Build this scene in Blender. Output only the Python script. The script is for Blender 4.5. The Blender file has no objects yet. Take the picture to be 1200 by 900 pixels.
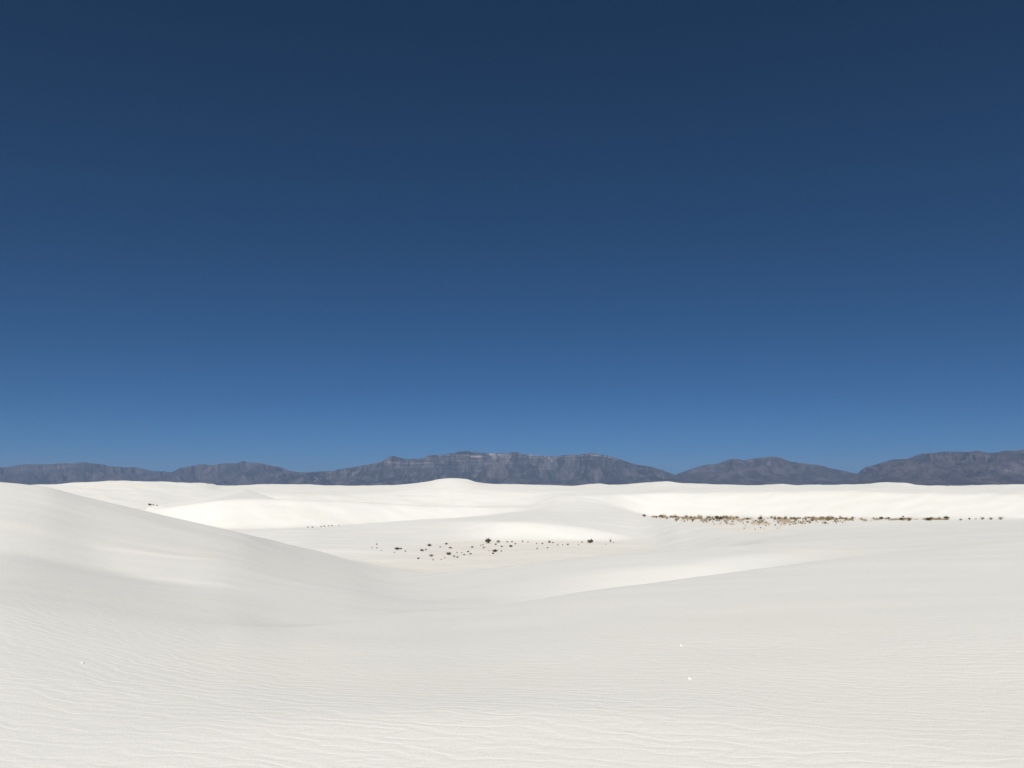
import bpy, math, random
import numpy as np

random.seed(7)
rng = np.random.default_rng(11)
sc = bpy.context.scene
col = sc.collection

# ------------------------------------------------------------------ camera
EYE = 6.0                       # eye height above the interdune plain (metres)
F_PX, CX, CY, HORIZON = 942.0, 600.0, 450.0, 569.0   # lens in pixels of a 1200x900 frame
PITCH = math.atan((HORIZON - CY) / F_PX)
cam_data = bpy.data.cameras.new("camera")
cam = bpy.data.objects.new("camera", cam_data)
col.objects.link(cam)
cam_data.sensor_width = 36.0
cam_data.lens = 36.0 * F_PX / 1200.0
cam_data.clip_start = 0.05
cam_data.clip_end = 200000.0
cam.location = (0, 0, EYE)
cam.rotation_euler = (math.pi / 2 + PITCH, 0, 0)
sc.camera = cam

# ------------------------------------------------------------------ light
SUN_EL, SUN_AZ = 42.0, 183.0    # azimuth clockwise from the viewing direction (+Y): behind, to the left
world = bpy.data.worlds.new("World")
sc.world = world
world.use_nodes = True
wn = world.node_tree.nodes
wl = world.node_tree.links
bg = wn["Background"]
sky = wn.new("ShaderNodeTexSky")
sky.sky_type = 'NISHITA'
sky.sun_disc = False
sky.sun_elevation = math.radians(SUN_EL)
sky.sun_rotation = math.radians(SUN_AZ)
sky.altitude = 3000.0
sky.air_density = 0.5
sky.dust_density = 0.0
sky.ozone_density = 10.0
grade = wn.new("ShaderNodeMix")            # camera's rendering of the clear sky: less red, same everywhere
grade.data_type = 'RGBA'
grade.blend_type = 'MULTIPLY'
grade.inputs[0].default_value = 1.0
grade.inputs[7].default_value = (0.36, 1.0, 1.06, 1)
wl.new(sky.outputs["Color"], grade.inputs[6])
wl.new(grade.outputs[2], bg.inputs["Color"])
bg.inputs["Strength"].default_value = 0.05
sun_data = bpy.data.lights.new("sun", 'SUN')
sun = bpy.data.objects.new("sun", sun_data)
col.objects.link(sun)
sun_data.energy = 5.0
sun_data.angle = math.radians(0.53)
sun_data.color = (1.0, 0.955, 0.86)
a, e = math.radians(SUN_AZ), math.radians(SUN_EL)
from mathutils import Vector
SUN_DIR = Vector((math.sin(a) * math.cos(e), math.cos(a) * math.cos(e), math.sin(e)))
sun.rotation_euler = SUN_DIR.to_track_quat('Z', 'Y').to_euler()
sun.location = (0, -20, 60)
sc.view_settings.view_transform = 'Standard'
sc.view_settings.look = 'None'
sc.view_settings.exposure = -0.015
sc.view_settings.gamma = 1.0
sc.view_settings.use_curve_mapping = False

# ------------------------------------------------------------------ helpers
def tag(o, label=None, category=None, group=None, kind=None):
    for k, v in (("label", label), ("category", category), ("group", group), ("kind", kind)):
        if v:
            o[k] = v
    return o

def mesh_obj(name, verts, faces, mat, parent=None, smooth=False, link=True):
    me = bpy.data.meshes.new(name)
    me.from_pydata(verts, [], faces)
    me.materials.append(mat)
    if smooth:
        me.polygons.foreach_set("use_smooth", np.ones(len(me.polygons), dtype=bool))
    o = bpy.data.objects.new(name, me)
    if link:
        col.objects.link(o)
    if parent:
        o.parent = parent
    return o

def grid_mesh(name, X, Y, Z, mat, wrap=False):
    """X,Y,Z: arrays [rows, cols]; quads facing up."""
    R, C = X.shape
    co = np.stack([X, Y, Z], -1).reshape(-1, 3).astype(np.float32)
    idx = np.arange(R * C).reshape(R, C)
    a_ = idx[:-1, :]
    b_ = idx[1:, :]
    if wrap:
        a2, b2 = np.roll(a_, -1, 1), np.roll(b_, -1, 1)
    else:
        a2, b2 = a_[:, 1:], b_[:, 1:]
        a_, b_ = a_[:, :-1], b_[:, :-1]
    q = np.stack([a_, a2, b2, b_], -1).reshape(-1, 4)
    me = bpy.data.meshes.new(name)
    me.vertices.add(len(co))
    me.vertices.foreach_set("co", co.ravel())
    me.loops.add(q.size)
    me.loops.foreach_set("vertex_index", q.ravel().astype(np.int32))
    me.polygons.add(len(q))
    me.polygons.foreach_set("loop_start", (np.arange(len(q)) * 4).astype(np.int32))
    me.polygons.foreach_set("use_smooth", np.ones(len(q), dtype=bool))
    me.update(calc_edges=True)
    me.validate()
    me.materials.append(mat)
    o = bpy.data.objects.new(name, me)
    col.objects.link(o)
    return o

PERM = rng.permutation(512)
GRAD = rng.uniform(0, 2 * np.pi, 512)
def perlin(x, y):
    xi, yi = np.floor(x).astype(int), np.floor(y).astype(int)
    xf, yf = x - xi, y - yi
    u, v = xf**3 * (xf * (6 * xf - 15) + 10), yf**3 * (yf * (6 * yf - 15) + 10)
    def g(ix, iy, dx, dy):
        h = GRAD[PERM[(PERM[ix & 511] + iy) & 511]]
        return np.cos(h) * dx + np.sin(h) * dy
    n00, n10 = g(xi, yi, xf, yf), g(xi + 1, yi, xf - 1, yf)
    n01, n11 = g(xi, yi + 1, xf, yf - 1), g(xi + 1, yi + 1, xf - 1, yf - 1)
    return ((n00 * (1 - u) + n10 * u) * (1 - v) + (n01 * (1 - u) + n11 * u) * v) * 1.5
def fbm(x, y, oct=4, gain=.5):
    s, amp = 0, 1
    for k in range(oct):
        s = s + amp * perlin(x * 2**k + 17.3 * k, y * 2**k - 9.1 * k)
        amp *= gain
    return s
def ridged(x, y, oct=4, gain=.5):
    s, amp = 0, 1
    for k in range(oct):
        s = s + amp * (1 - 2 * np.abs(perlin(x * 2**k + 5.7 * k, y * 2**k + 3.3 * k)))
        amp *= gain
    return s

def pchip(xs, ys, xq):
    xs, ys = np.asarray(xs, float), np.asarray(ys, float)
    h = np.diff(xs)
    m = np.diff(ys) / h
    d = np.zeros_like(ys)
    for k in range(1, len(xs) - 1):
        if m[k - 1] * m[k] > 0:
            w1, w2 = 2 * h[k] + h[k - 1], h[k] + 2 * h[k - 1]
            d[k] = (w1 + w2) / (w1 / m[k - 1] + w2 / m[k])
    xq = np.clip(xq, xs[0], xs[-1])
    k = np.clip(np.searchsorted(xs, xq) - 1, 0, len(xs) - 2)
    s = (xq - xs[k]) / h[k]
    return ((1 + 2 * s) * (1 - s)**2 * ys[k] + s * (1 - s)**2 * h[k] * d[k]
            + s * s * (3 - 2 * s) * ys[k + 1] + s * s * (s - 1) * h[k] * d[k + 1])

CP, SP = math.cos(PITCH), math.sin(PITCH)
def ray(px, py):
    """picture position -> (azimuth, tangent of elevation) of that view direction"""
    x, yc = (px - CX) / F_PX, (CY - py) / F_PX
    Y = CP - yc * SP
    Z = SP + yc * CP
    return math.atan2(x, Y), Z / math.hypot(x, Y)

# ------------------------------------------------------------------ materials
def new_mat(name):
    m = bpy.data.materials.new(name)
    m.use_nodes = True
    nt = m.node_tree
    b = nt.nodes["Principled BSDF"]
    b.inputs["Specular IOR Level"].default_value = 0.1
    b.inputs["Roughness"].default_value = 0.9
    return m, nt, b

def N(nt, t, **kw):
    n = nt.nodes.new(t)
    for k, v in kw.items():
        if k in n.inputs.keys():
            n.inputs[k].default_value = v
        else:
            setattr(n, k, v)
    return n

def math_node(nt, op, a_, b_=None, clamp=False):
    n = nt.nodes.new("ShaderNodeMath")
    n.operation = op
    n.use_clamp = clamp
    for i, v in enumerate((a_, b_)):
        if v is None:
            continue
        if isinstance(v, (int, float)):
            n.inputs[i].default_value = v
        else:
            nt.links.new(v, n.inputs[i])
    return n.outputs[0]

def mix_col(nt, fac, c1, c2):
    n = nt.nodes.new("ShaderNodeMix")
    n.data_type = 'RGBA'
    for sock, v in ((n.inputs[0], fac), (n.inputs[6], c1), (n.inputs[7], c2)):
        if isinstance(v, tuple):
            sock.default_value = v
        elif isinstance(v, (int, float)):
            sock.default_value = v
        else:
            nt.links.new(v, sock)
    return n.outputs[2]

def map_range(nt, v, a0, a1, b0=0.0, b1=1.0):
    n = nt.nodes.new("ShaderNodeMapRange")
    n.clamp = True
    nt.links.new(v, n.inputs[0])
    for i, x in enumerate((a0, a1, b0, b1)):
        n.inputs[i + 1].default_value = x
    return n.outputs[0]

def sand_material():
    m, nt, b = new_mat("gypsum_sand")
    L = nt.links.new
    geo = N(nt, "ShaderNodeNewGeometry")
    att = N(nt, "ShaderNodeAttribute", attribute_name="flat")       # bare interdune floor
    desert = N(nt, "ShaderNodeAttribute", attribute_name="desert")  # basin floor beyond the dune field
    # colour: near-white gypsum, a little uneven
    n1 = N(nt, "ShaderNodeTexNoise", Scale=0.35, Detail=5.0, Roughness=0.6)
    L(geo.outputs["Position"], n1.inputs["Vector"])
    n2 = N(nt, "ShaderNodeTexNoise", Scale=60.0, Detail=3.0)
    L(geo.outputs["Position"], n2.inputs["Vector"])
    c = mix_col(nt, map_range(nt, n1.outputs["Fac"], .35, .65), (0.782, 0.782, 0.765, 1), (0.802, 0.802, 0.79, 1))
    c = mix_col(nt, map_range(nt, n2.outputs["Fac"], .3, .7, 0, .25), c, (0.732, 0.728, 0.708, 1))
    n3 = N(nt, "ShaderNodeTexNoise", Scale=0.9, Detail=6.0, Roughness=0.65)
    L(geo.outputs["Position"], n3.inputs["Vector"])
    floor_c = mix_col(nt, map_range(nt, n3.outputs["Fac"], .35, .7), (0.80, 0.78, 0.74, 1), (0.75, 0.72, 0.67, 1))
    c = mix_col(nt, att.outputs["Fac"], c, floor_c)
    c = mix_col(nt, desert.outputs["Fac"], c, (0.17, 0.13, 0.10, 1))
    n5 = N(nt, "ShaderNodeTexNoise", Scale=0.11, Detail=4.0, Roughness=0.55)
    L(geo.outputs["Position"], n5.inputs["Vector"])
    c = mix_col(nt, map_range(nt, n5.outputs["Fac"], .42, .68, 0, .45), c, (0.81, 0.788, 0.735, 1))
    n6 = N(nt, "ShaderNodeTexVoronoi", Scale=130.0)
    L(geo.outputs["Position"], n6.inputs["Vector"])
    c = mix_col(nt, map_range(nt, n6.outputs["Color"], .3, .8, 0, .30), c, (0.62, 0.61, 0.585, 1))
    L(c, b.inputs["Base Color"])
    # wind ripples
    sep = N(nt, "ShaderNodeSeparateXYZ")
    L(geo.outputs["Position"], sep.inputs[0])
    big = N(nt, "ShaderNodeTexNoise", Scale=0.22, Detail=2.0)
    L(geo.outputs["Position"], big.inputs["Vector"])
    med = N(nt, "ShaderNodeTexNoise", Scale=2.0, Detail=2.5, Roughness=0.55)
    stretch = N(nt, "ShaderNodeMapping")
    stretch.inputs["Rotation"].default_value = (0, 0, math.radians(16))
    stretch.inputs["Scale"].default_value = (1.0, 2.4, 1.0)
    L(geo.outputs["Position"], stretch.inputs["Vector"])
    L(stretch.outputs[0], med.inputs["Vector"])
    ang = math.radians(-17)
    v = math_node(nt, 'ADD', math_node(nt, 'MULTIPLY', sep.outputs[0], -math.sin(ang)),
                  math_node(nt, 'MULTIPLY', sep.outputs[1], math.cos(ang)))
    v = math_node(nt, 'ADD', v, math_node(nt, 'MULTIPLY', big.outputs["Fac"], 2.0))
    v = math_node(nt, 'ADD', v, math_node(nt, 'MULTIPLY', med.outputs["Fac"], 0.56))
    ph = math_node(nt, 'MULTIPLY', v, 2 * math.pi / 0.172)
    s1 = math_node(nt, 'SINE', ph)
    s2 = math_node(nt, 'SINE', math_node(nt, 'ADD', math_node(nt, 'MULTIPLY', ph, 2.0), 0.9))
    h = math_node(nt, 'ADD', s1, math_node(nt, 'MULTIPLY', s2, 0.25))
    amp = N(nt, "ShaderNodeTexNoise", Scale=0.8, Detail=2.0)
    L(geo.outputs["Position"], amp.inputs["Vector"])
    h = math_node(nt, 'MULTIPLY', h, map_range(nt, amp.outputs["Fac"], .3, .7, .45, 1.0))
    rough = N(nt, "ShaderNodeTexNoise", Scale=9.0, Detail=6.0, Roughness=0.65)
    L(geo.outputs["Position"], rough.inputs["Vector"])
    h = math_node(nt, 'ADD', h, math_node(nt, 'MULTIPLY', rough.outputs["Fac"], 3.0))
    bump = N(nt, "ShaderNodeBump", Strength=1.0, Distance=0.00115)
    L(h, bump.inputs["Height"])
    L(bump.outputs[0], b.inputs["Normal"])
    b.inputs["Roughness"].default_value = 0.85
    b.inputs["Specular IOR Level"].default_value = 0.15
    return m

def rock_material(name, dark, light, pale, hscale):
    m, nt, b = new_mat(name)
    L = nt.links.new
    geo = N(nt, "ShaderNodeNewGeometry")
    n1 = N(nt, "ShaderNodeTexNoise", Scale=1 / 700.0, Detail=9.0, Roughness=0.68)
    L(geo.outputs["Position"], n1.inputs["Vector"])
    c = mix_col(nt, map_range(nt, n1.outputs["Fac"], .38, .60), dark, light)
    # gullies: dark brush streaks running downhill, with gully shade put into the colour
    mg = N(nt, "ShaderNodeMapping")
    mg.inputs["Scale"].default_value = (1 / 260.0, 1 / 900.0, 1 / 620.0)
    L(geo.outputs["Position"], mg.inputs["Vector"])
    ng = N(nt, "ShaderNodeTexNoise", Scale=1.0, Detail=4.0, Roughness=0.6, Distortion=0.6)
    L(mg.outputs[0], ng.inputs["Vector"])
    c = mix_col(nt, map_range(nt, ng.outputs["Fac"], .40, .54, .85, 0), c, dark)
    # bedded strata: layers of paler limestone, tied to height
    sep = N(nt, "ShaderNodeSeparateXYZ")
    L(geo.outputs["Position"], sep.inputs[0])
    mp = N(nt, "ShaderNodeMapping")
    mp.inputs["Scale"].default_value = (1 / 2600.0, 1 / 2600.0, 1 / 62.0)
    L(geo.outputs["Position"], mp.inputs["Vector"])
    n2 = N(nt, "ShaderNodeTexNoise", Scale=1.0, Detail=5.0, Roughness=0.7)
    L(mp.outputs[0], n2.inputs["Vector"])
    bands = map_range(nt, n2.outputs["Fac"], .52, .66)
    up = map_range(nt, sep.outputs[2], 430 * hscale, 860 * hscale, 0.0, 0.8)
    c = mix_col(nt, math_node(nt, 'MULTIPLY', bands, up), c, pale)
    n3 = N(nt, "ShaderNodeTexNoise", Scale=1 / 420.0, Detail=6.0, Roughness=0.6)
    L(geo.outputs["Position"], n3.inputs["Vector"])
    c = mix_col(nt, map_range(nt, n3.outputs["Fac"], .63, .72, 0, .55), c, pale)
    L(c, b.inputs["Base Color"])
    n4 = N(nt, "ShaderNodeTexNoise", Scale=1 / 300.0, Detail=2.5, Roughness=0.6)
    L(geo.outputs["Position"], n4.inputs["Vector"])
    bump = N(nt, "ShaderNodeBump", Strength=1.0, Distance=150.0)
    L(n4.outputs["Fac"], bump.inputs["Height"])
    L(bump.outputs[0], b.inputs["Normal"])
    return m

def plant_material(name, c1, c2, scale=6.0):
    m, nt, b = new_mat(name)
    L = nt.links.new
    info = N(nt, "ShaderNodeObjectInfo")
    geo = N(nt, "ShaderNodeNewGeometry")
    n = N(nt, "ShaderNodeTexNoise", Scale=scale, Detail=3.0)
    L(geo.outputs["Position"], n.inputs["Vector"])
    f = math_node(nt, 'ADD', map_range(nt, n.outputs["Fac"], .3, .7, 0, .7),
                  math_node(nt, 'MULTIPLY', info.outputs["Random"], 0.4), clamp=True)
    L(mix_col(nt, f, c1, c2), b.inputs["Base Color"])
    return m

M_SAND = sand_material()
M_ROCK = rock_material("limestone_range", (0.016, 0.014, 0.020, 1), (0.130, 0.108, 0.118, 1), (0.52, 0.46, 0.44, 1), 1.0)
M_ROCK2 = rock_material("brown_range", (0.030, 0.024, 0.032, 1), (0.112, 0.090, 0.102, 1), (0.28, 0.235, 0.235, 1), 1.0)
M_OLIVE = plant_material("olive_leaf", (0.045, 0.055, 0.022, 1), (0.10, 0.105, 0.05, 1))
M_DARK = plant_material("dark_leaf", (0.066, 0.048, 0.031, 1), (0.150, 0.108, 0.070, 1))
M_BROWN = plant_material("brown_twig", (0.13, 0.092, 0.06, 1), (0.26, 0.19, 0.125, 1))
M_STRAW = plant_material("straw", (0.28, 0.205, 0.12, 1), (0.46, 0.36, 0.23, 1))
M_TAN = plant_material("tan_twig", (0.20, 0.14, 0.09, 1), (0.40, 0.29, 0.19, 1))
M_SAGE = plant_material("grey_sage", (0.17, 0.165, 0.115, 1), (0.30, 0.28, 0.20, 1))
M_BARK = plant_material("grey_bark", (0.09, 0.07, 0.055, 1), (0.16, 0.13, 0.10, 1))

# ------------------------------------------------------------------ dune ground
# Each curve is a line across the dunes (a crest, a brink or a toe), near to far.
# ('y', px, py, d): seen in the direction (px, py) at ground distance d;  ('z', px, z, d): height above eye level
def Y(*pts): return [('y',) + p for p in pts]
def Zz(*pts): return [('z',) + p for p in pts]
CURVES = []   # (sharpness, points)
CURVES.append((0.0, Zz((-400, -1.87, .3), (600, -1.82, .3), (1600, -1.82, .3))))
CURVES.append((0.0, Zz((-400, -1.60, 5.6), (300, -1.60, 6.0), (900, -1.61, 6.0), (1600, -1.60, 5.6))))
k2 = [(-400, 706, 11), (0, 711, 11), (100, 719.6, 11), (200, 728.3, 11), (270, 733, 11), (340, 733, 11.4), (400, 727.5, 12), (470, 717, 13.5), (540, 713, 14.5), (600, 706, 14.8),
      (700, 690, 16), (800, 677.5, 18), (870, 668, 20), (1000, 652, 24), (1136, 639, 28), (1200, 634, 30), (1600, 620, 34)]
CURVES.append((0.55, Y(*k2)))
# hollow just behind that brink: ('drop', px, metres below the line of sight over the brink, d)
CURVES.append((0.2, [('drop', -400, -.135, 12), ('drop', 0, -.135, 12), ('drop', 100, -.13, 12), ('drop', 200, -.11, 12), ('drop', 270, -.10, 12), ('drop', 340, -.02, 12.4), ('drop', 400, .06, 12.9), ('drop', 470, .03, 15),
      ('drop', 540, .03, 17), ('drop', 600, .25, 17.8), ('drop', 700, .5, 19.8), ('drop', 800, .45, 22), ('drop', 870, .3, 24), ('drop', 1000, .10, 28),
      ('drop', 1200, .06, 34.5), ('drop', 1600, .1, 38)]))
CURVES.append((0.1, Y((-400, 648, 19), (0, 650, 20.5), (100, 664, 20.5), (200, 683, 18.5), (270, 691.5, 17.2), (400, 698, 18.5), (500, 701, 22.5), (600, 690, 23),
      (700, 672, 24.0), (800, 660, 25.2), (900, 648, 29), (1000, 642, 34), (1200, 629, 40), (1600, 614, 44))))
CURVES.append((0.45, Y((-400, 545, 36), (0, 562, 38), (50, 566.5, 38.5), (100, 578.5, 39), (150, 591, 39.5), (200, 604, 40), (280, 622, 42), (330, 634.5, 51),
      (370, 644.5, 60), (405, 655.5, 59), (440, 666, 54.5), (465, 670, 51), (500, 670, 47), (550, 667, 41), (640, 656.5, 32.5),
      (700, 650, 31), (800, 642, 32), (900, 637, 36), (1000, 632, 42), (1100, 626, 47), (1200, 621, 50), (1600, 606, 54))))
CURVES.append((0.2, [('z', -400, -5.6, 62), ('z', 300, -6, 60), ('z', 370, -5.72, 66.5), ('z', 405, -5.8, 65.5), ('z', 465, -5.92, 59), ('z', 550, -6, 54), ('z', 700, -6, 50), ('z', 780, -5.7, 50),
      ('z', 830, -4.8, 50), ('y', 900, 633.5, 50), ('y', 1000, 626.5, 56), ('y', 1200, 616, 66), ('y', 1600, 602, 70)]))
CURVES.append((0.75, [('z', -400, -5.8, 82), ('z', 280, -6, 80), ('y', 370, 643.5, 71.5), ('y', 430, 642, 73.5), ('y', 500, 637.5, 80.5), ('y', 560, 634.5, 86.5),
      ('y', 700, 634, 87), ('y', 760, 633, 86.5), ('y', 800, 628.5, 80), ('y', 880, 629.5, 67), ('y', 1000, 619.5, 74), ('y', 1200, 611.5, 82), ('y', 1600, 598, 84)]))
CURVES.append((0.7, [('z', -400, -5.4, 100), ('y', 280, 621.3, 102), ('y', 350, 619.8, 100), ('y', 400, 617, 107), ('y', 450, 613.5, 109), ('y', 500, 611.5, 106), ('y', 560, 610.8, 97),
      ('y', 592, 610.5, 92.5), ('y', 650, 613.5, 92), ('y', 690, 618.5, 91.5), ('y', 725, 625.5, 90.5), ('y', 750, 630.5, 90), ('y', 800, 621, 86), ('y', 840, 621.3, 79),
      ('y', 880, 625.8, 74), ('y', 920, 620.5, 79), ('y', 970, 615, 83), ('y', 1060, 611.2, 89), ('y', 1200, 609.3, 91), ('y', 1600, 597, 94)]))
CURVES.append((0.6, [('z', -400, -5.4, 104), ('y', 280, 620.8, 104), ('y', 350, 619, 104), ('y', 400, 615.4, 111), ('y', 450, 611, 114), ('y', 500, 608, 115), ('y', 550, 605.5, 117), ('y', 615, 601, 121), ('y', 660, 599, 126),
      ('y', 707, 600, 126), ('y', 752, 604.5, 121), ('y', 800, 612.3, 97), ('y', 840, 618.4, 86), ('y', 880, 625.2, 78), ('y', 920, 620, 82.5),
      ('y', 970, 614.3, 87), ('y', 1060, 610.8, 92), ('y', 1200, 609, 94), ('y', 1600, 596.5, 97)]))
CURVES.append((0.5, [('z', -400, -5.8, 115), ('z', 280, -6, 114.5), ('z', 350, -6, 115.5), ('z', 400, -6, 119), ('z', 450, -6, 125), ('z', 500, -6, 129), ('z', 550, -5.5, 134), ('y', 620, 598.5, 138), ('y', 660, 590, 138),
      ('y', 707, 593, 140), ('y', 720, 596, 141), ('y', 745, 602.5, 143), ('z', 765, -5.9, 130), ('z', 800, -6, 110), ('z', 840, -6, 98), ('z', 880, -6, 92), ('z', 970, -6, 102), ('z', 1060, -6, 108),
      ('z', 1200, -6, 110), ('z', 1600, -5.5, 112)]))
CURVES.append((0.8, [('z', -400, -5, 130), ('z', 180, -5, 128), ('z', 280, -6, 116.5), ('z', 350, -6, 117), ('z', 400, -6, 120.5), ('z', 450, -6, 127), ('z', 500, -6, 131), ('z', 550, -5.5, 136), ('y', 615, 597, 141), ('y', 640, 590, 143), ('y', 660, 583, 146), ('y', 690, 585, 147),
      ('y', 707, 588.5, 147), ('y', 720, 593, 148), ('y', 745, 601.8, 150), ('y', 770, 606, 152), ('y', 800, 606.3, 152.5), ('y', 900, 606.8, 151), ('y', 1000, 607.5, 149), ('y', 1100, 608, 147), ('y', 1200, 607.5, 148), ('y', 1600, 600, 140)]))
CURVES.append((0.75, [('z', -400, -3.5, 142), ('y', 120, 600, 142), ('y', 160, 598, 139), ('y', 190, 594.5, 135), ('y', 220, 589.5, 131.5), ('y', 260, 584, 129.5), ('y', 300, 582.5, 129.5), ('y', 340, 583.5, 130), ('y', 400, 585.8, 132), ('y', 500, 591, 139),
      ('y', 560, 592.3, 143), ('y', 615, 592.5, 146), ('y', 640, 584.5, 148), ('y', 660, 580.5, 149), ('y', 690, 579, 152), ('y', 720, 578.3, 157.5),
      ('y', 750, 577.3, 163), ('y', 800, 576.5, 166.5), ('y', 900, 575.5, 166), ('y', 1000, 574.5, 164), ('y', 1060, 577, 162), ('y', 1200, 578, 162), ('y', 1600, 575, 160)]))
CURVES.append((0.3, [('z', -400, -3.6, 155), ('z', 120, -3.9, 152), ('y', 180, 594.5, 150), ('z', 230, -4.2, 150), ('z', 300, -4.5, 158), ('z', 400, -4.8, 166), ('z', 500, -5, 170), ('z', 560, -5, 171),
      ('z', 620, -4.4, 170), ('z', 660, -2.6, 167), ('z', 720, -2.2, 172), ('y', 800, 573, 190), ('y', 1000, 571.5, 190), ('y', 1060, 572.5, 186), ('y', 1200, 574, 185), ('y', 1600, 572, 185)]))
CURVES.append((0.3, Y((-400, 574, 176), (100, 577, 174), (200, 579, 176), (280, 577, 180), (340, 579, 174), (400, 579.5, 180), (450, 577.5, 186), (475, 573.5, 191), (500, 571, 194), (512, 571, 194), (528, 576, 186), (560, 575.5, 186), (620, 575, 188),
      (700, 573.5, 196), (800, 571, 210), (1000, 571, 208), (1060, 570, 205), (1120, 572.5, 205), (1200, 572.5, 205), (1600, 570, 205))))
CURVES.append((0.75, Y((-400, 566, 215), (20, 568, 205), (60, 567, 200), (90, 564.6, 196), (120, 562.8, 194), (150, 562.5, 194), (200, 564, 198), (225, 565, 202), (240, 565.6, 205), (262, 568.8, 218), (300, 567.5, 228), (325, 566.8, 230), (360, 567.4, 232), (400, 568.2, 232),
      (440, 568.5, 230), (480, 566.5, 222), (500, 563.6, 214), (515, 560.8, 210), (530, 559.2, 208), (545, 560.5, 210), (558, 563.8, 214), (572, 566.4, 220), (600, 566.8, 226), (640, 568, 235),
      (672, 568.8, 240), (690, 567, 238), (703, 566.2, 236), (715, 567.6, 238), (740, 566.2, 236), (765, 564, 232), (780, 563.6, 230), (800, 565.5, 234), (850, 567.3, 240), (885, 568.2, 242), (918, 567, 242), (935, 568, 242), (960, 567.8, 242),
      (1010, 567, 238), (1035, 564.8, 232), (1055, 564.8, 230), (1075, 568, 238), (1100, 568.8, 242), (1130, 568.6, 242), (1170, 567.2, 240), (1200, 566.8, 240), (1600, 566, 240))))
CURVES.append((0.2, Zz((-400, -3.5, 262), (1600, -3.5, 290))))
CURVES.append((0.0, Zz((-400, -6, 300), (1600, -6, 340))))

fine = np.radians(np.arange(-35.5, 35.5001, 0.105))
mid_ = np.radians(np.arange(36.0, 52.0, 0.5))
far_ = np.radians(np.arange(52.0, 308.0, 2.0))
AZ = np.concatenate([-mid_[::-1], fine, mid_, far_])          # ends wrap round
d_rows = [0.0]
d = 0.4
while d < 46000:
    d_rows.append(d)
    d *= 1.07 if d < 3 else (1.0068 if d < 345 else 1.032)
D = np.array(d_rows)

azc = np.where(AZ > math.pi, AZ - 2 * math.pi, AZ)
keys_d, keys_z, prev = [], [], None
tA = None
for sharp, pts in CURVES:
    aa, tt, dd = [], [], []
    for kind, px, v, dist in pts:
        az, t = ray(px, v if kind == 'y' else HORIZON)
        if kind == 'z':
            t = v / dist
        if kind == 'drop':
            t = float(np.interp(az, AZ[:len(mid_) * 2 + len(fine)], tA[:len(mid_) * 2 + len(fine)])) - v / dist
        aa.append(az); tt.append(t); dd.append(dist)
    t = pchip(aa, tt, azc)
    dist = pchip(aa, dd, azc)
    if len(keys_d) == 2:
        tA = t
    if keys_d:
        dist = np.maximum(dist, keys_d[-1] + 0.3)
    keys_d.append(dist); keys_z.append(t * dist)
keys_d, keys_z = np.array(keys_d), np.array(keys_z)
sharp_k = np.array([s for s, _ in CURVES])
Zs = np.empty((len(D), len(AZ)))
W = np.empty_like(Zs)
for j in range(len(AZ)):
    Zs[:, j] = np.interp(D, keys_d[:, j], keys_z[:, j])
    W[:, j] = np.interp(D, keys_d[:, j], sharp_k)
def blur_rows(A, s):
    r = int(3 * s) + 1
    k = np.exp(-0.5 * (np.arange(-r, r + 1) / s)**2); k /= k.sum()
    P = np.pad(A, ((r, r), (0, 0)), mode='edge')
    return sum(k[i] * P[i:i + len(A)] for i in range(2 * r + 1))
crisp, soft = blur_rows(Zs, 0.8), blur_rows(Zs, 5.0)
Wb = blur_rows(W, 1.5)
Zg = Wb * crisp + (1 - Wb) * soft

DD, AA = np.meshgrid(D, AZ, indexing='ij')
XX, YY = DD * np.sin(AA), DD * np.cos(AA)
# gentle unevenness of wind-worked sand, more beyond the near dunes
amp = 0.012 + 0.0006 * np.clip(DD, 0, 250)
Zg += amp * fbm(XX / 7.0, YY / 4.0, 3) * np.clip((DD - 2) / 6, 0, 1) * (DD < 900)
# low wind terraces along the flank of the big dune
def terrace(pts, h, w_near, w_far):
    global Zg
    az_, d_ = zip(*[(lambda r: (r[0], first_hit(*r)))(ray(*p)) for p in pts])
    dl = np.interp(AA, az_, d_)
    s = DD - dl
    prof = np.where(s < 0, np.exp(-(s / w_near)**2), np.exp(-(s / w_far)**2))
    e0, e1 = az_[0], az_[-1]
    fade = np.clip((AA - e0) / (0.25 * (e1 - e0)), 0, 1) * np.clip((e1 - AA) / (0.35 * (e1 - e0)), 0, 1)
    fade = fade * fade * (3 - 2 * fade)
    Zg = Zg + h * prof * fade
def col_index(az):
    return int(np.argmin(np.abs(AZ - az)))
def first_hit(az, t):
    """distance at which a view ray first meets the ground"""
    j = col_index(az)
    tt = np.where(D > 1.5, Zg[:, j] / np.maximum(D, .1), -9)
    k = int(np.argmax(tt >= t))
    if k == 0:
        return 0.0
    f = (t - tt[k - 1]) / (tt[k] - tt[k - 1])
    return float(D[k - 1] + f * (D[k] - D[k - 1]))
terrace([(95, 639), (150, 645), (210, 653), (310, 666)], 0.028, 0.25, 1.0)
terrace([(120, 670), (200, 678), (300, 692)], 0.014, 0.3, 1.0)
# small sharp star dune standing behind the long slip face
def star(px, py, d0, base_z, half, arms):
    global Zg
    az, t = ray(px, py)
    cx, cy, top = d0 * math.sin(az), d0 * math.cos(az), t * d0
    dx, dy = XX - cx, YY - cy
    hgt = np.full_like(XX, 1e9)
    for ang, slope in arms:     # planes falling away towards each angle
        hgt = np.minimum(hgt, top - slope * (dx * math.cos(ang) + dy * math.sin(ang)))
    m = (np.abs(dx) < half) & (np.abs(dy) < half) & (hgt > base_z)
    Zg = np.where(m, np.maximum(Zg, hgt), Zg)
star(289, 573.3, 160, -6, 26, [(math.radians(-10), .66), (math.radians(175), .60), (math.radians(80), .3), (math.radians(-92), .10)])
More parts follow.
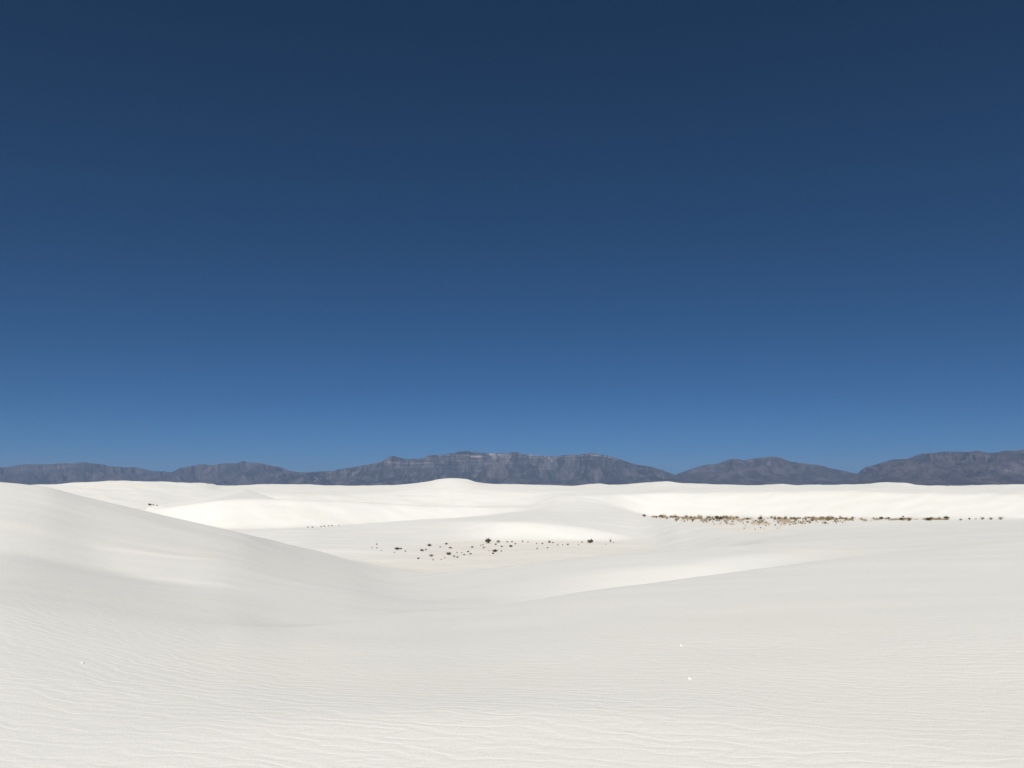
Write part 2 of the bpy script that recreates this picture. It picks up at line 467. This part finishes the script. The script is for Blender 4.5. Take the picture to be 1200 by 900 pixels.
# rolling dune field and basin floor out to the mountains
roll = np.clip((DD - 330) / 300, 0, 1) * np.clip((9000 - DD) / 3000, 0, 1)
Zg += roll * (1.6 + 1.8 * ridged(XX / 420, YY / 210, 3))
Zg = np.where(DD > 330, np.minimum(Zg, -0.4), Zg)

ground = grid_mesh("sand_dunes", XX, YY, Zg + EYE, M_SAND, wrap=True)
tag(ground, "bright white gypsum sand dunes with rippled foreground and bare interdune flats", kind="structure")
# where the floor is bare interdune flat (low ground), and where the desert basin starts
slope_r = np.abs(np.gradient(Zg, axis=0) / np.maximum(np.gradient(DD, axis=0), 1e-3))
flat_m = np.clip((-5.55 - Zg) / 0.35, 0, 1) * np.clip((0.14 - slope_r) / 0.08, 0, 1) * (DD > 40) * (DD < 330)
for nm, arr in (("flat", flat_m), ("desert", np.clip((DD - 8000) / 3000, 0, 1))):
    at = ground.data.attributes.new(nm, 'FLOAT', 'POINT')
    at.data.foreach_set("value", arr.ravel().astype(np.float32))

def ground_z(x, y):
    az, dist = math.atan2(x, y), math.hypot(x, y)
    j = int(np.clip(np.searchsorted(AZ, az) - 1, 0, len(AZ) - 2))
    k = int(np.clip(np.searchsorted(D, dist) - 1, 0, len(D) - 2))
    u, v = (az - AZ[j]) / (AZ[j + 1] - AZ[j]), (dist - D[k]) / (D[k + 1] - D[k])
    z = (Zg[k, j] * (1 - u) + Zg[k, j + 1] * u) * (1 - v) + (Zg[k + 1, j] * (1 - u) + Zg[k + 1, j + 1] * u) * v
    return float(z) + EYE
def spot(px, py):
    """ground point seen in a picture direction"""
    az, t = ray(px, py)
    dist = first_hit(az, t)
    x, y = dist * math.sin(az), dist * math.cos(az)
    return x, y, ground_z(x, y), dist

# ------------------------------------------------------------------ mountains
def mountain(name, label, sky_line, dist, depth, mat, seed, gully=0.34, cliff=0.20):
    a_t = [ray(px, py) for px, py in sky_line]
    az = np.arange(a_t[0][0], a_t[-1][0], math.radians(0.035))
    t = np.interp(az, [p[0] for p in a_t], [p[1] for p in a_t])
    H = np.maximum(t * dist + EYE, 0.0)
    # fine jaggedness of the rim
    s = az * dist
    H = H + 22 * fbm(s / 420 + seed, s * 0 + seed, 4) * np.clip(H / 300, 0, 1)
    wander = 0.10 * depth * fbm(s / 2600 + seed, s * 0 + 3.1 + seed, 3)       # rim moves in and out
    v = np.concatenate([np.linspace(0, 1, 110), np.linspace(1.03, 1.5, 14)])
    V, S = np.meshgrid(v, s, indexing='ij')
    # spurs and gullies run down from the rim, branching wider below
    spur = ridged(S / 1500 + seed + .25 * fbm(S / 900, V * 3 + seed, 2), V * 1.6 + seed, 5, .52)
    Vw = np.clip(V + gully * (spur - .5) * np.clip((1 - V) * 3.5, 0, 1) * np.clip(V * 3, 0, 1), 0, 1)
    Vw = np.clip(Vw + .05 * ridged(S / 520 + 2 * seed, V * 2.2, 3) * np.clip((V - .45) * 4, 0, 1) * np.clip((1 - V) * 9, 0, 1), 0, 1)
    P = np.interp(Vw, [0, .25, .5, .72, .86, .90, .925, .955, 1.0],
                  [0, .07, .22, .46, .66 - cliff * .1, .72 - cliff * .1, .86, .90, 1.0])
    Hh = H[None, :] * P
    Hh += H[None, :] * 0.045 * fbm(S / 420 + seed, V * 9, 5, .55) * np.clip((1 - V) * 6, 0, 1) * np.clip(V * 3, 0, 1)
    Hh = np.where(V > 1, H[None, :] * np.clip(1 - (V - 1) * 2.0, 0, 1), Hh)
    R = dist - depth * (1 - V) + wander[None, :] * np.clip(1.2 - np.abs(V - 0.8), 0, 1)
    az2 = az[None, :] + 0 * V
    # keep the rim at its own angle: height scales with the wandered distance
    Hh = Hh * (R / (dist - depth * (1 - V)))
    Hh = np.where(V < 1, np.minimum(Hh, H[None, :] * R / dist * (0.97 + .03 * V)), Hh)
    o = grid_mesh(name, R * np.sin(az2), R * np.cos(az2), Hh - 4.0, mat)
    tag(o, label, kind="structure")
    return o

mountain("mountain_range", "low far ridge of the hazy mountains above the rounded big dune",
         [(-420, 560), (-300, 548), (-120, 552), (-40, 546), (0, 548), (15, 546), (25, 544.3), (60, 543.5), (85, 542.5), (100, 542), (115, 543.2), (130, 546), (150, 547.5), (160, 547),
          (175, 551), (190, 552.2), (215, 555), (260, 562), (290, 568)], 30000, 6500, M_ROCK2, 3.3)
mountain("mountain_range", "hazy ridge with small pointed summit left of the long flat-topped mountain",
         [(165, 566), (185, 556), (203, 552.3), (212, 548), (225, 545.8), (240, 544), (250, 544.4), (262, 543), (278, 542.6), (285, 540.2), (292, 542), (300, 541.5), (312, 544), (320, 545.5), (333, 549), (340, 552),
          (360, 554.5), (400, 560), (430, 567)], 28000, 6000, M_ROCK2, 8.1)
mountain("mountain_range", "long flat-topped mountain with banded pale cliffs under its rim",
         [(290, 566), (320, 558), (345, 553.5), (375, 552.2), (395, 551), (408, 548.5), (420, 546.5), (432, 544), (440, 541.5), (450, 539.5), (456, 536), (460, 534), (466, 535.2), (480, 538), (495, 537), (505, 533.2), (520, 532),
          (533, 531), (537, 528.8), (546, 527.6), (552, 529), (562, 530.2), (590, 530.8), (597, 529.8), (607, 530), (613, 531.4), (630, 534.4), (645, 535), (665, 533), (680, 532.2), (690, 530.4), (699, 531.8),
          (715, 533.8), (722, 536.5), (733, 540.5), (745, 544.2), (760, 546.5), (772, 549), (785, 554.5), (800, 560), (830, 568)], 25500, 6000, M_ROCK, 1.7)
mountain("mountain_range", "rounded twin-humped brown mountain between the flat-topped and the far right ones",
         [(740, 568), (770, 561), (790, 556.5), (800, 553), (812, 548.4), (820, 545.6), (835, 544), (850, 540.6), (858, 538), (864, 537.3), (872, 539), (880, 538), (892, 536.2), (905, 534.4), (914, 536),
          (925, 540.4), (945, 543.5), (960, 545), (975, 549), (988, 551.5), (1003, 554), (1030, 560), (1060, 568)], 23500, 5000, M_ROCK2, 5.9, 0.11, .1)
mountain("mountain_range", "broad brown mountain with a steep end rising behind the vegetated dune foot",
         [(975, 568), (992, 560), (1005, 555), (1009, 550), (1014, 546.5), (1022, 544.5), (1036, 540.5), (1050, 538.4), (1062, 537), (1080, 532), (1095, 529.8), (1112, 527.8), (1120, 529), (1132, 529.3), (1145, 528), (1157, 529.8),
          (1166, 530.4), (1176, 528.5), (1190, 527), (1200, 526.4), (1260, 524), (1330, 530), (1430, 545), (1560, 560)], 21000, 5200, M_ROCK2, 12.4, 0.13, .1)

# ------------------------------------------------------------------ plants
def blade(vs, fs, p0, p1, w, side):
    i = len(vs)
    s_ = Vector(side).normalized() * w
    vs += [tuple(Vector(p0) - s_), tuple(Vector(p0) + s_), tuple(Vector(p1))]
    fs.append((i, i + 1, i + 2))
def twig(vs, fs, p0, p1, r0, r1):
    p0, p1 = Vector(p0), Vector(p1)
    n = (p1 - p0).normalized()
    u = n.orthogonal().normalized()
    w = n.cross(u)
    i = len(vs)
    for p, r in ((p0, r0), (p1, r1)):
        for k in range(3):
            a_ = k * 2.0944
            vs.append(tuple(p + (u * math.cos(a_) + w * math.sin(a_)) * r))
    for k in range(3):
        fs.append((i + k, i + (k + 1) % 3, i + 3 + (k + 1) % 3, i + 3 + k))
def leaf(vs, fs, p, s):
    n = Vector((random.gauss(0, 1), random.gauss(0, 1), random.gauss(0, 1) + .4)).normalized()
    u = n.orthogonal().normalized()
    w = n.cross(u)
    i = len(vs)
    vs += [tuple(Vector(p) + u * s * 1.4), tuple(Vector(p) + w * s * .6), tuple(Vector(p) - u * s * 1.4), tuple(Vector(p) - w * s * .6)]
    fs.append((i, i + 1, i + 2, i + 3))

def shrub_meshes(width, height, stems, leaves, leaf_s, leaf_mat, gaps=0.35):
    """a shrub of many stems fanning from one root: returns (stem mesh, foliage mesh)"""
    sv, sf, lv, lf = [], [], [], []
    tips = []
    for k in range(stems):
        a_ = random.uniform(0, 6.283)
        r = math.sqrt(random.uniform(.02, 1)) * width * .5
        top = Vector((math.cos(a_) * r, math.sin(a_) * r, height * random.uniform(.55, 1.0) * (1 - .45 * (r / (width * .5))**2)))
        knee = Vector((top.x * .35, top.y * .35, top.z * .45))
        twig(sv, sf, (0, 0, -.05), knee, .012, .008)
        twig(sv, sf, knee, top, .008, .003)
        tips.append((knee, top))
        for q in range(2):
            t = random.uniform(.2, .8)
            p = knee.lerp(top, t)
            p2 = p + Vector((random.gauss(0, 1), random.gauss(0, 1), random.uniform(.2, 1))).normalized() * width * .16
            twig(sv, sf, p, p2, .005, .002)
            tips.append((p, p2))
    for k in range(leaves):
        p, q = random.choice(tips)
        t = random.uniform(gaps, 1.05)
        c = p.lerp(q, t) + Vector((random.gauss(0, 1), random.gauss(0, 1), random.gauss(0, .8))) * width * .05
        c.z = max(c.z, .02)
        leaf(lv, lf, c, leaf_s * random.uniform(.6, 1.3))
    ms, ml = bpy.data.meshes.new("stems"), bpy.data.meshes.new("foliage")
    ms.from_pydata(sv, [], sf); ms.materials.append(M_BARK)
    ml.from_pydata(lv, [], lf); ml.materials.append(leaf_mat)
    return ms, ml

def tuft_mesh(width, height, n, mat, w=.006):
    vs, fs = [], []
    for k in range(n):
        a_ = random.uniform(0, 6.283)
        r = random.uniform(0, .12) * width
        out = random.uniform(.1, .5) * width
        h = height * random.uniform(.5, 1)
        p0 = (math.cos(a_) * r, math.sin(a_) * r, -.03)
        p1 = (math.cos(a_) * (r + out), math.sin(a_) * (r + out), h)
        blade(vs, fs, p0, p1, w, (-math.sin(a_), math.cos(a_), 0))
    me = bpy.data.meshes.new("blades")
    me.from_pydata(vs, [], fs); me.materials.append(mat)
    return me

def joined(ms, ml):
    """stems and foliage as one mesh, for plants too small to show their parts"""
    vs = [tuple(v.co) for v in ms.vertices] + [tuple(v.co) for v in ml.vertices]
    n = len(ms.vertices)
    fs = [tuple(p.vertices) for p in ms.polygons] + [tuple(i + n for i in p.vertices) for p in ml.polygons]
    me = bpy.data.meshes.new("shrub")
    me.from_pydata(vs, [], fs)
    me.materials.append(ms.materials[0]); me.materials.append(ml.materials[0])
    me.polygons.foreach_set("material_index", [0] * len(ms.polygons) + [1] * len(ml.polygons))
    return me

def place_shrub(name, pair, x, y, z, s, label, category, group, squash=1.0):
    root = bpy.data.objects.new(name, None)
    root.empty_display_size = .2
    col.objects.link(root)
    root.location = (x, y, z)
    root.rotation_euler = (0, 0, random.uniform(0, 6.28))
    root.scale = (s, s, s * squash)
    for nm, me in zip(("stem", "foliage"), pair):
        o = bpy.data.objects.new(nm, me)
        col.objects.link(o)
        o.parent = root
    return tag(root, label, category, group)
def place_one(name, me, x, y, z, s, label, category, group, squash=1.0):
    o = bpy.data.objects.new(name, me)
    col.objects.link(o)
    o.location = (x, y, z)
    o.rotation_euler = (0, 0, random.uniform(0, 6.28))
    o.scale = (s, s, s * squash)
    return tag(o, label, category, group)

# unit plants: 1 m across
OLIVE = [shrub_meshes(1.0, .85, 34, 1500, .030, M_OLIVE, .15) for _ in range(2)]
DARK = [shrub_meshes(1.0, .50, 30, 1000, .030, M_DARK, .1) for _ in range(4)]
BROWN = [shrub_meshes(1.0, .55, 44, 420, .022, M_BROWN, .2) for _ in range(4)]
TAN = [shrub_meshes(1.0, .55, 30, 420, .026, M_TAN, .1) for _ in range(4)]
SAGE = [shrub_meshes(1.0, .60, 30, 500, .024, M_SAGE, .2) for _ in range(3)]
STRAW = [tuft_mesh(1.0, .8, 170, M_STRAW, .010) for _ in range(4)]
GREYT = [tuft_mesh(.8, 1.0, 110, M_SAGE, .011) for _ in range(2)]
LOWS = {"dark": [joined(*p) for p in DARK], "brown": [joined(*p) for p in BROWN], "sage": [joined(*p) for p in SAGE], "olive": [joined(*p) for p in OLIVE], "tan": [joined(*p) for p in TAN], "straw": STRAW, "grey": GREYT}

G1 = "plants scattered over the bare flat"
# picture position of the foot, width in picture pixels, kind, label
near_flat = [
    (572, 636.6, 8.0, 'olive', "tall dark green shrub, tallest plant on the flat at the dune foot"),
    (692, 636.3, 9.0, 'dark', "wide dark mounded shrub alone at the far dune foot beside a spindly grass tuft"),
    (465.5, 644.3, 6.5, 'dark', "dark shrub with small brown shrub attached, by the low grey rise"),
    (469.8, 643.8, 4.0, 'brown', "small brown shrub touching a dark shrub by the low grey rise"),
    (503.3, 640, 5.5, 'dark', "dark shrub standing right on the toe line of the dune"),
    (523, 638, 4.0, 'dark', "small dark shrub on the dune toe line, nearer the tall green shrub"),
    (494.5, 645.8, 5.0, 'dark', "dark low shrub paired with a smaller brownish one on the open flat"),
    (499.3, 644.8, 3.6, 'brown', "small brownish shrub paired with a dark low shrub on the open flat"),
    (505.5, 652.2, 6.0, 'brown', "brown domed shrub standing alone on the open sand of the flat"),
    (490.3, 655, 3.6, 'dark', "small dark shrub lowest on the flat, nearest the grey ridge"),
    (526, 650.3, 6.5, 'dark', "broad dark brown shrub in the thick of the scattered plants"),
    (532, 652.8, 4.0, 'brown', "ragged brown shrub below the broad dark brown shrub"),
    (536, 653.8, 4.0, 'brown', "ragged brown shrub at the lower end of the cluster"),
    (580, 646.8, 6.5, 'dark', "flat dark shrub on open sand below the tall green shrub"),
    (578, 649, 3.2, 'dark', "tiny dark shrub under the flat dark shrub"),
    (598.5, 641, 4.8, 'dark', "low dark shrub below the rust brown shrubs at the dune foot"),
    (588, 641, 3.2, 'dark', "little dark shrub below the wide rust brown shrub"),
    (567, 642.5, 3.8, 'sage', "grey-green rounded shrub left standing beside the tall green shrub"),
    (553.5, 641.8, 3.6, 'dark', "small dark upright shrub between the cluster and the tall green shrub"),
    (548.5, 647, 3.0, 'dark', None), (544, 650.5, 2.8, 'dark', None), (551.5, 649.8, 3.2, 'dark', None), (535.5, 648, 2.6, 'brown', None),
    (527.5, 642.6, 4.0, 'brown', None), (516, 641.6, 2.8, 'brown', None), (529, 643, 2.6, 'brown', None),
    (475, 646.8, 3.2, 'straw', None), (462, 647.8, 2.2, 'brown', None), (447, 645.8, 1.8, 'sage', None),
    (436, 642.5, 2.6, 'grey', None), (441.5, 642.8, 2.6, 'sage', None), (441.5, 638.5, 3.0, 'straw', None),
    (507.5, 656.8, 3.2, 'straw', None), (517, 656.3, 2.4, 'brown', None), (521, 654, 2.2, 'brown', None), (541, 648, 2.2, 'brown', None),
    (584, 636, 6.0, 'brown', "wide rust brown shrub just along the dune foot from the tall green shrub"), (594.5, 635.8, 3.4, 'sage', None), (600, 635.5, 3.4, 'brown', None), (604, 637.8, 3.0, 'brown', None), (581, 638.7, 4, 'brown', None),
    (612.5, 635.4, 3.0, 'grey', None), (618.8, 636.0, 2.4, 'grey', None), (629, 637.5, 2.6, 'straw', None), (635.5, 637.8, 3.4, 'sage', None),
    (644, 636.2, 5.5, 'brown', "spreading brown shrub with pale stems halfway along the dune foot"), (648, 636.6, 3.0, 'sage', None),
    (641.8, 642.6, 3.0, 'brown', None), (629.5, 643.6, 3.2, 'straw', None), (653.5, 639.2, 2.6, 'sage', None), (659.5, 639, 2.2, 'sage', None),
    (665.5, 639, 3.8, 'sage', None), (678, 638.6, 2.2, 'sage', None), (682, 635.8, 2.8, 'brown', "narrow upright brown shrub beside the wide dark mounded shrub"),
    (710, 638.3, 2.0, 'sage', None), (715.5, 635.2, 4.6, 'grey', "spindly grey grass tuft with raised stalks at the end of the plant line"), (718.8, 636, 2.2, 'sage', None),
    (566, 638.6, 2.4, 'brown', None), (563.5, 639.5, 2.2, 'sage', None), (573, 646, 2.2, 'straw', None), (587.5, 646.6, 3.0, 'straw', None),
]
names = {'olive': 'desert_shrub', 'dark': 'desert_shrub', 'brown': 'desert_shrub', 'sage': 'desert_shrub', 'straw': 'grass_tuft', 'grey': 'grass_tuft'}
shared1 = {'dark': "very small dark shrub among the cluster on the bare flat", 'brown': "small rusty brown shrub dotted on the bare flat",
           'sage': "small pale grey-green shrub dotted on the bare flat", 'straw': "tiny straw coloured grass tuft on the bare flat",
           'grey': "thin grey upright grass tuft on the bare flat"}
pairs = {'olive': OLIVE, 'dark': DARK, 'brown': BROWN, 'sage': SAGE}
for px, py, w, kind, lab in near_flat:
    x, y, z, dist = spot(px, py)
    if dist < 40 or dist > 120:
        continue
    s = w * dist / F_PX
    cat = 'grass' if kind in ('straw', 'grey') else 'shrub'
    label = lab or shared1[kind]
    grp = G1
    if w >= 3.4 and kind in pairs:
        place_shrub(names[kind], random.choice(pairs[kind]), x, y, z, s * 1.05, label, cat, grp)
    else:
        place_one(names[kind], random.choice(LOWS[kind]), x, y, z, s * 1.1, label, cat, grp)

# the long vegetated strip at the foot of the far slip face
G2 = "plants in the strip at the far dune foot"
def strip_band(px):
    """upper and lower picture limit of the strip of plants"""
    top = np.interp(px, [760, 800, 900, 1000, 1060, 1110, 1200], [605.6, 606.6, 607.2, 608.0, 608.4, 608.6, 608.4])
    low = np.interp(px, [755, 775, 800, 840, 880, 920, 960, 1000, 1060, 1110, 1200], [606.3, 608, 611, 616, 623, 619, 615, 612.5, 610.6, 610, 609])
    return float(top), float(low)
strip_named = [
    (755, 605.4, 4.5, 'dark', "dark shrub at the thin tapering end of the vegetated strip"),
    (843, 609.4, 7.5, 'olive', "wide dark green shrub, darkest in the thick of the vegetated strip"),
    (792.5, 610.8, 5.0, 'sage', "grey-green shrub standing out from the strip's lower edge"),
    (802, 611.6, 3.0, 'brown', None), (812, 610.2, 3.2, 'dark', None), (828.5, 612.6, 2.8, 'brown', None),
    (876, 609.0, 3.6, 'dark', None), (876, 612.8, 4.0, 'brown', None), (898, 613, 3.4, 'brown', None), (912, 613.2, 3.6, 'sage', None),
    (920, 608.4, 3.6, 'olive', None), (952, 610.6, 3.0, 'dark', None), (967, 613.6, 3.4, 'dark', None), (970, 610.2, 6, 'brown', None), (979, 612, 4, 'sage', None),
    (1033, 608.6, 5.0, 'olive', "dark green shrub on the slope above the strip"),
    (1041.5, 608.4, 3.6, 'olive', None), (1058.5, 606.2, 3.0, 'brown', None), (1056, 609.4, 4.0, 'olive', None), (1066, 610.2, 6, 'brown', None), (1089, 610.0, 5.5, 'olive', None),
    (1092, 608.6, 4, 'sage', None), (1101, 608.8, 4, 'sage', None),
    (1109.5, 608.4, 5.5, 'olive', "leaning dark green shrub ending the strip before the bare gap"),
    (1136, 609, 3.6, 'brown', None), (1151.5, 609.0, 4.2, 'sage', None), (1161.5, 609.2, 4.0, 'sage', None), (1173, 609.0, 4.6, 'sage', None), (1126, 609.8, 3.0, 'sage', None), (1143.5, 608.6, 2, 'brown', None),
]
lone = {'brown': "small brown shrub past the bare gap beyond the strip's end", 'sage': "grey-green shrub past the bare gap beyond the strip's end"}
entries = list(strip_named)
while len(entries) < 290:
    px = random.choice([random.uniform(768, 1000), random.uniform(768, 1000), random.uniform(775, 1112)])
    top, low = strip_band(px)
    f = random.random()**2.0
    kind = random.choices(['straw', 'brown', 'sage', 'dark', 'olive'], [.36, .30, .20, .07, .07])[0]
    if f > .4:
        kind = random.choice(['straw', 'brown', 'brown', 'sage'])
    w = random.uniform(1.6, 4.6) * (1.12 - .62 * f) * (1 if px < 1000 else .75)
    entries.append((px, top + f * (low - top), w, kind, None))
for px, py, w, kind, lab in entries:
    x, y, z, dist = spot(px, py)
    if dist < 90 or dist > 175:
        continue
    s = w * dist / F_PX
    if lab:
        label = lab
    elif px > 1115:
        label = lone[kind]
    else:
        top, low = strip_band(px)
        f = (py - top) / max(low - top, .5)
        zone = ("loose on open sand below the dense strip" if f > .5 and px < 1000 else
                "by the tapering dark-shrub end of the vegetated strip" if px < 800 else
                "around the strip's wide dark green shrub" if px < 872 else
                "in the broad dense middle of the vegetated strip" if px < 1000 else
                "in the thin tail of the strip before the bare gap")
        label = {'dark': "dark shrub ", 'brown': "brown dry shrub ", 'sage': "grey-green shrub ", 'olive': "small dark green shrub ", 'straw': "straw coloured grass tuft "}[kind] + zone
    place_one(names[kind], random.choice(LOWS['tan' if kind == 'brown' else kind]), x, y, z, s * 1.15, label, 'grass' if kind == 'straw' else 'shrub',
              G2 if px <= 1115 else "plants past the bare gap", .7 if kind == 'olive' else 1.1)
# low dry grass filling the strip
vs, fs = [], []
for k in range(8500):
    px = random.uniform(764, 1112)
    top, low = strip_band(px)
    f = abs(random.gauss(0, .36))
    if f > .95:
        continue
    # denser in patches
    if perlin(np.array([px / 16.0]), np.array([f * 3.0]))[0] < -.08 + .5 * f:
        continue
    x, y, z, dist = spot(px, top + f * (low - top))
    if dist < 90 or dist > 175:
        continue
    for q in range(5):
        a_ = random.uniform(0, 6.283)
        dx, dy = random.gauss(0, .12), random.gauss(0, .12)
        hgt = random.uniform(.08, .36)
        blade(vs, fs, (x + dx, y + dy, z - .03), (x + dx + math.cos(a_) * hgt * .6, y + dy + math.sin(a_) * hgt * .6, z + hgt), .012, (-math.sin(a_), math.cos(a_), 0))
g = mesh_obj("dry_grass", vs, fs, M_STRAW)
tag(g, "low dry straw coloured grass filling the strip below the long slip face", "grass", kind="stuff")

# a few plants in the hollows to the left
G3 = "plants in the hollow behind the big dune"
for px, py, w, kind, lab in [
    (175.5, 593.8, 4.5, 'dark', "dark shrub in the hollow peeking over the big dune's crest"),
    (179.5, 593.6, 2.6, 'brown', "small brown shrub peeking over the big dune's crest beside a dark one"),
    (184, 594.6, 2.6, 'sage', "small grey-green shrub peeking over the big dune's crest")]:
    x, y, z, dist = spot(px, py - 1.6)
    place_one(names[kind], random.choice(LOWS[kind]), x, y, ground_z(x, y), w * dist / F_PX, lab, 'shrub', G3)
for px, py, w, kind in [(361, 619, 3.0, 'brown'), (366, 618.8, 2.6, 'dark'), (376, 618, 2.8, 'brown'), (380, 617.6, 2.4, 'dark'), (385, 617.2, 2.2, 'brown'), (389, 616.8, 2.2, 'dark'), (397, 616.4, 2.0, 'brown')]:
    x, y, z, dist = spot(px, py - .6)
    place_one(names[kind], random.choice(LOWS[kind]), x, y, ground_z(x, y), w * dist / F_PX,
              {"brown": "tiny brown shrub in the row at the beige slip face's foot", "dark": "tiny dark shrub in the row at the beige slip face's foot"}[kind], 'shrub', "plants at the beige slip face")

# ------------------------------------------------------------------ gypsum clods lying on the near sand
m_clod, nt, b = new_mat("gypsum_clod")
cn = N(nt, "ShaderNodeTexNoise", Scale=90.0, Detail=4.0)
nt.links.new(mix_col(nt, cn.outputs["Fac"], (0.70, 0.69, 0.665, 1), (0.78, 0.77, 0.745, 1)), b.inputs["Base Color"])
b.inputs["Roughness"].default_value = 0.5
import bmesh
def clod(px, py, size, label, seed):
    x, y, z, dist = spot(px, py)
    bm = bmesh.new()
    bmesh.ops.create_icosphere(bm, subdivisions=3, radius=1.0)
    for v in bm.verts:
        p = v.co
        n = 0.22 * float(fbm(np.array([p.x * 1.3 + seed]), np.array([p.y * 1.3 + p.z * .9]), 3)[0])
        v.co = p * (1 + n + .16 * math.sin(3 * p.x + seed) * math.cos(2.3 * p.y))
        v.co.z *= .55
        v.co.y *= .75
    me = bpy.data.meshes.new("gypsum_clod")
    bm.to_mesh(me); bm.free()
    me.materials.append(m_clod)
    o = bpy.data.objects.new("gypsum_clod", me)
    col.objects.link(o)
    s = size * dist / F_PX * .5
    o.scale = (s, s, s)
    o.location = (x, y, z + s * .28)
    o.rotation_euler = (0, .15, seed)
    tag(o, label, "clod", "gypsum clods on the rippled sand")
clod(808, 796.5, 6.0, "larger of two white gypsum clods lying near each other on rippled sand", 1.0)
clod(797.5, 757.5, 5.0, "smaller of two white gypsum clods, lying beyond the larger one", 2.3)
clod(96.5, 777, 3.2, "tiny lone white gypsum clod on the sand below the big dune", 4.1)

# ------------------------------------------------------------------ desert haze
HX, HT = 46500.0, 1200.0
hz = mesh_obj("haze", [(sx * HX, sy * HX, zz) for zz in (-9.0, HT) for sx, sy in ((-1, -1), (1, -1), (1, 1), (-1, 1))],
              [(3, 2, 1, 0), (4, 5, 6, 7), (0, 1, 5, 4), (1, 2, 6, 5), (2, 3, 7, 6), (3, 0, 4, 7)], bpy.data.materials.new("haze_air"))
hm = hz.data.materials[0]
hm.use_nodes = True
hn = hm.node_tree
for n in list(hn.nodes):
    if n.type == 'BSDF_PRINCIPLED':
        hn.nodes.remove(n)
pv = hn.nodes.new("ShaderNodeVolumePrincipled")
pv.inputs["Color"].default_value = (0.43, 0.63, 1.0, 1)
pv.inputs["Density"].default_value = 2.95e-5
pv.inputs["Anisotropy"].default_value = 0.0
hn.links.new(pv.outputs[0], hn.nodes["Material Output"].inputs["Volume"])
tag(hz, "thin blue desert haze over the whole basin", "haze", kind="stuff")
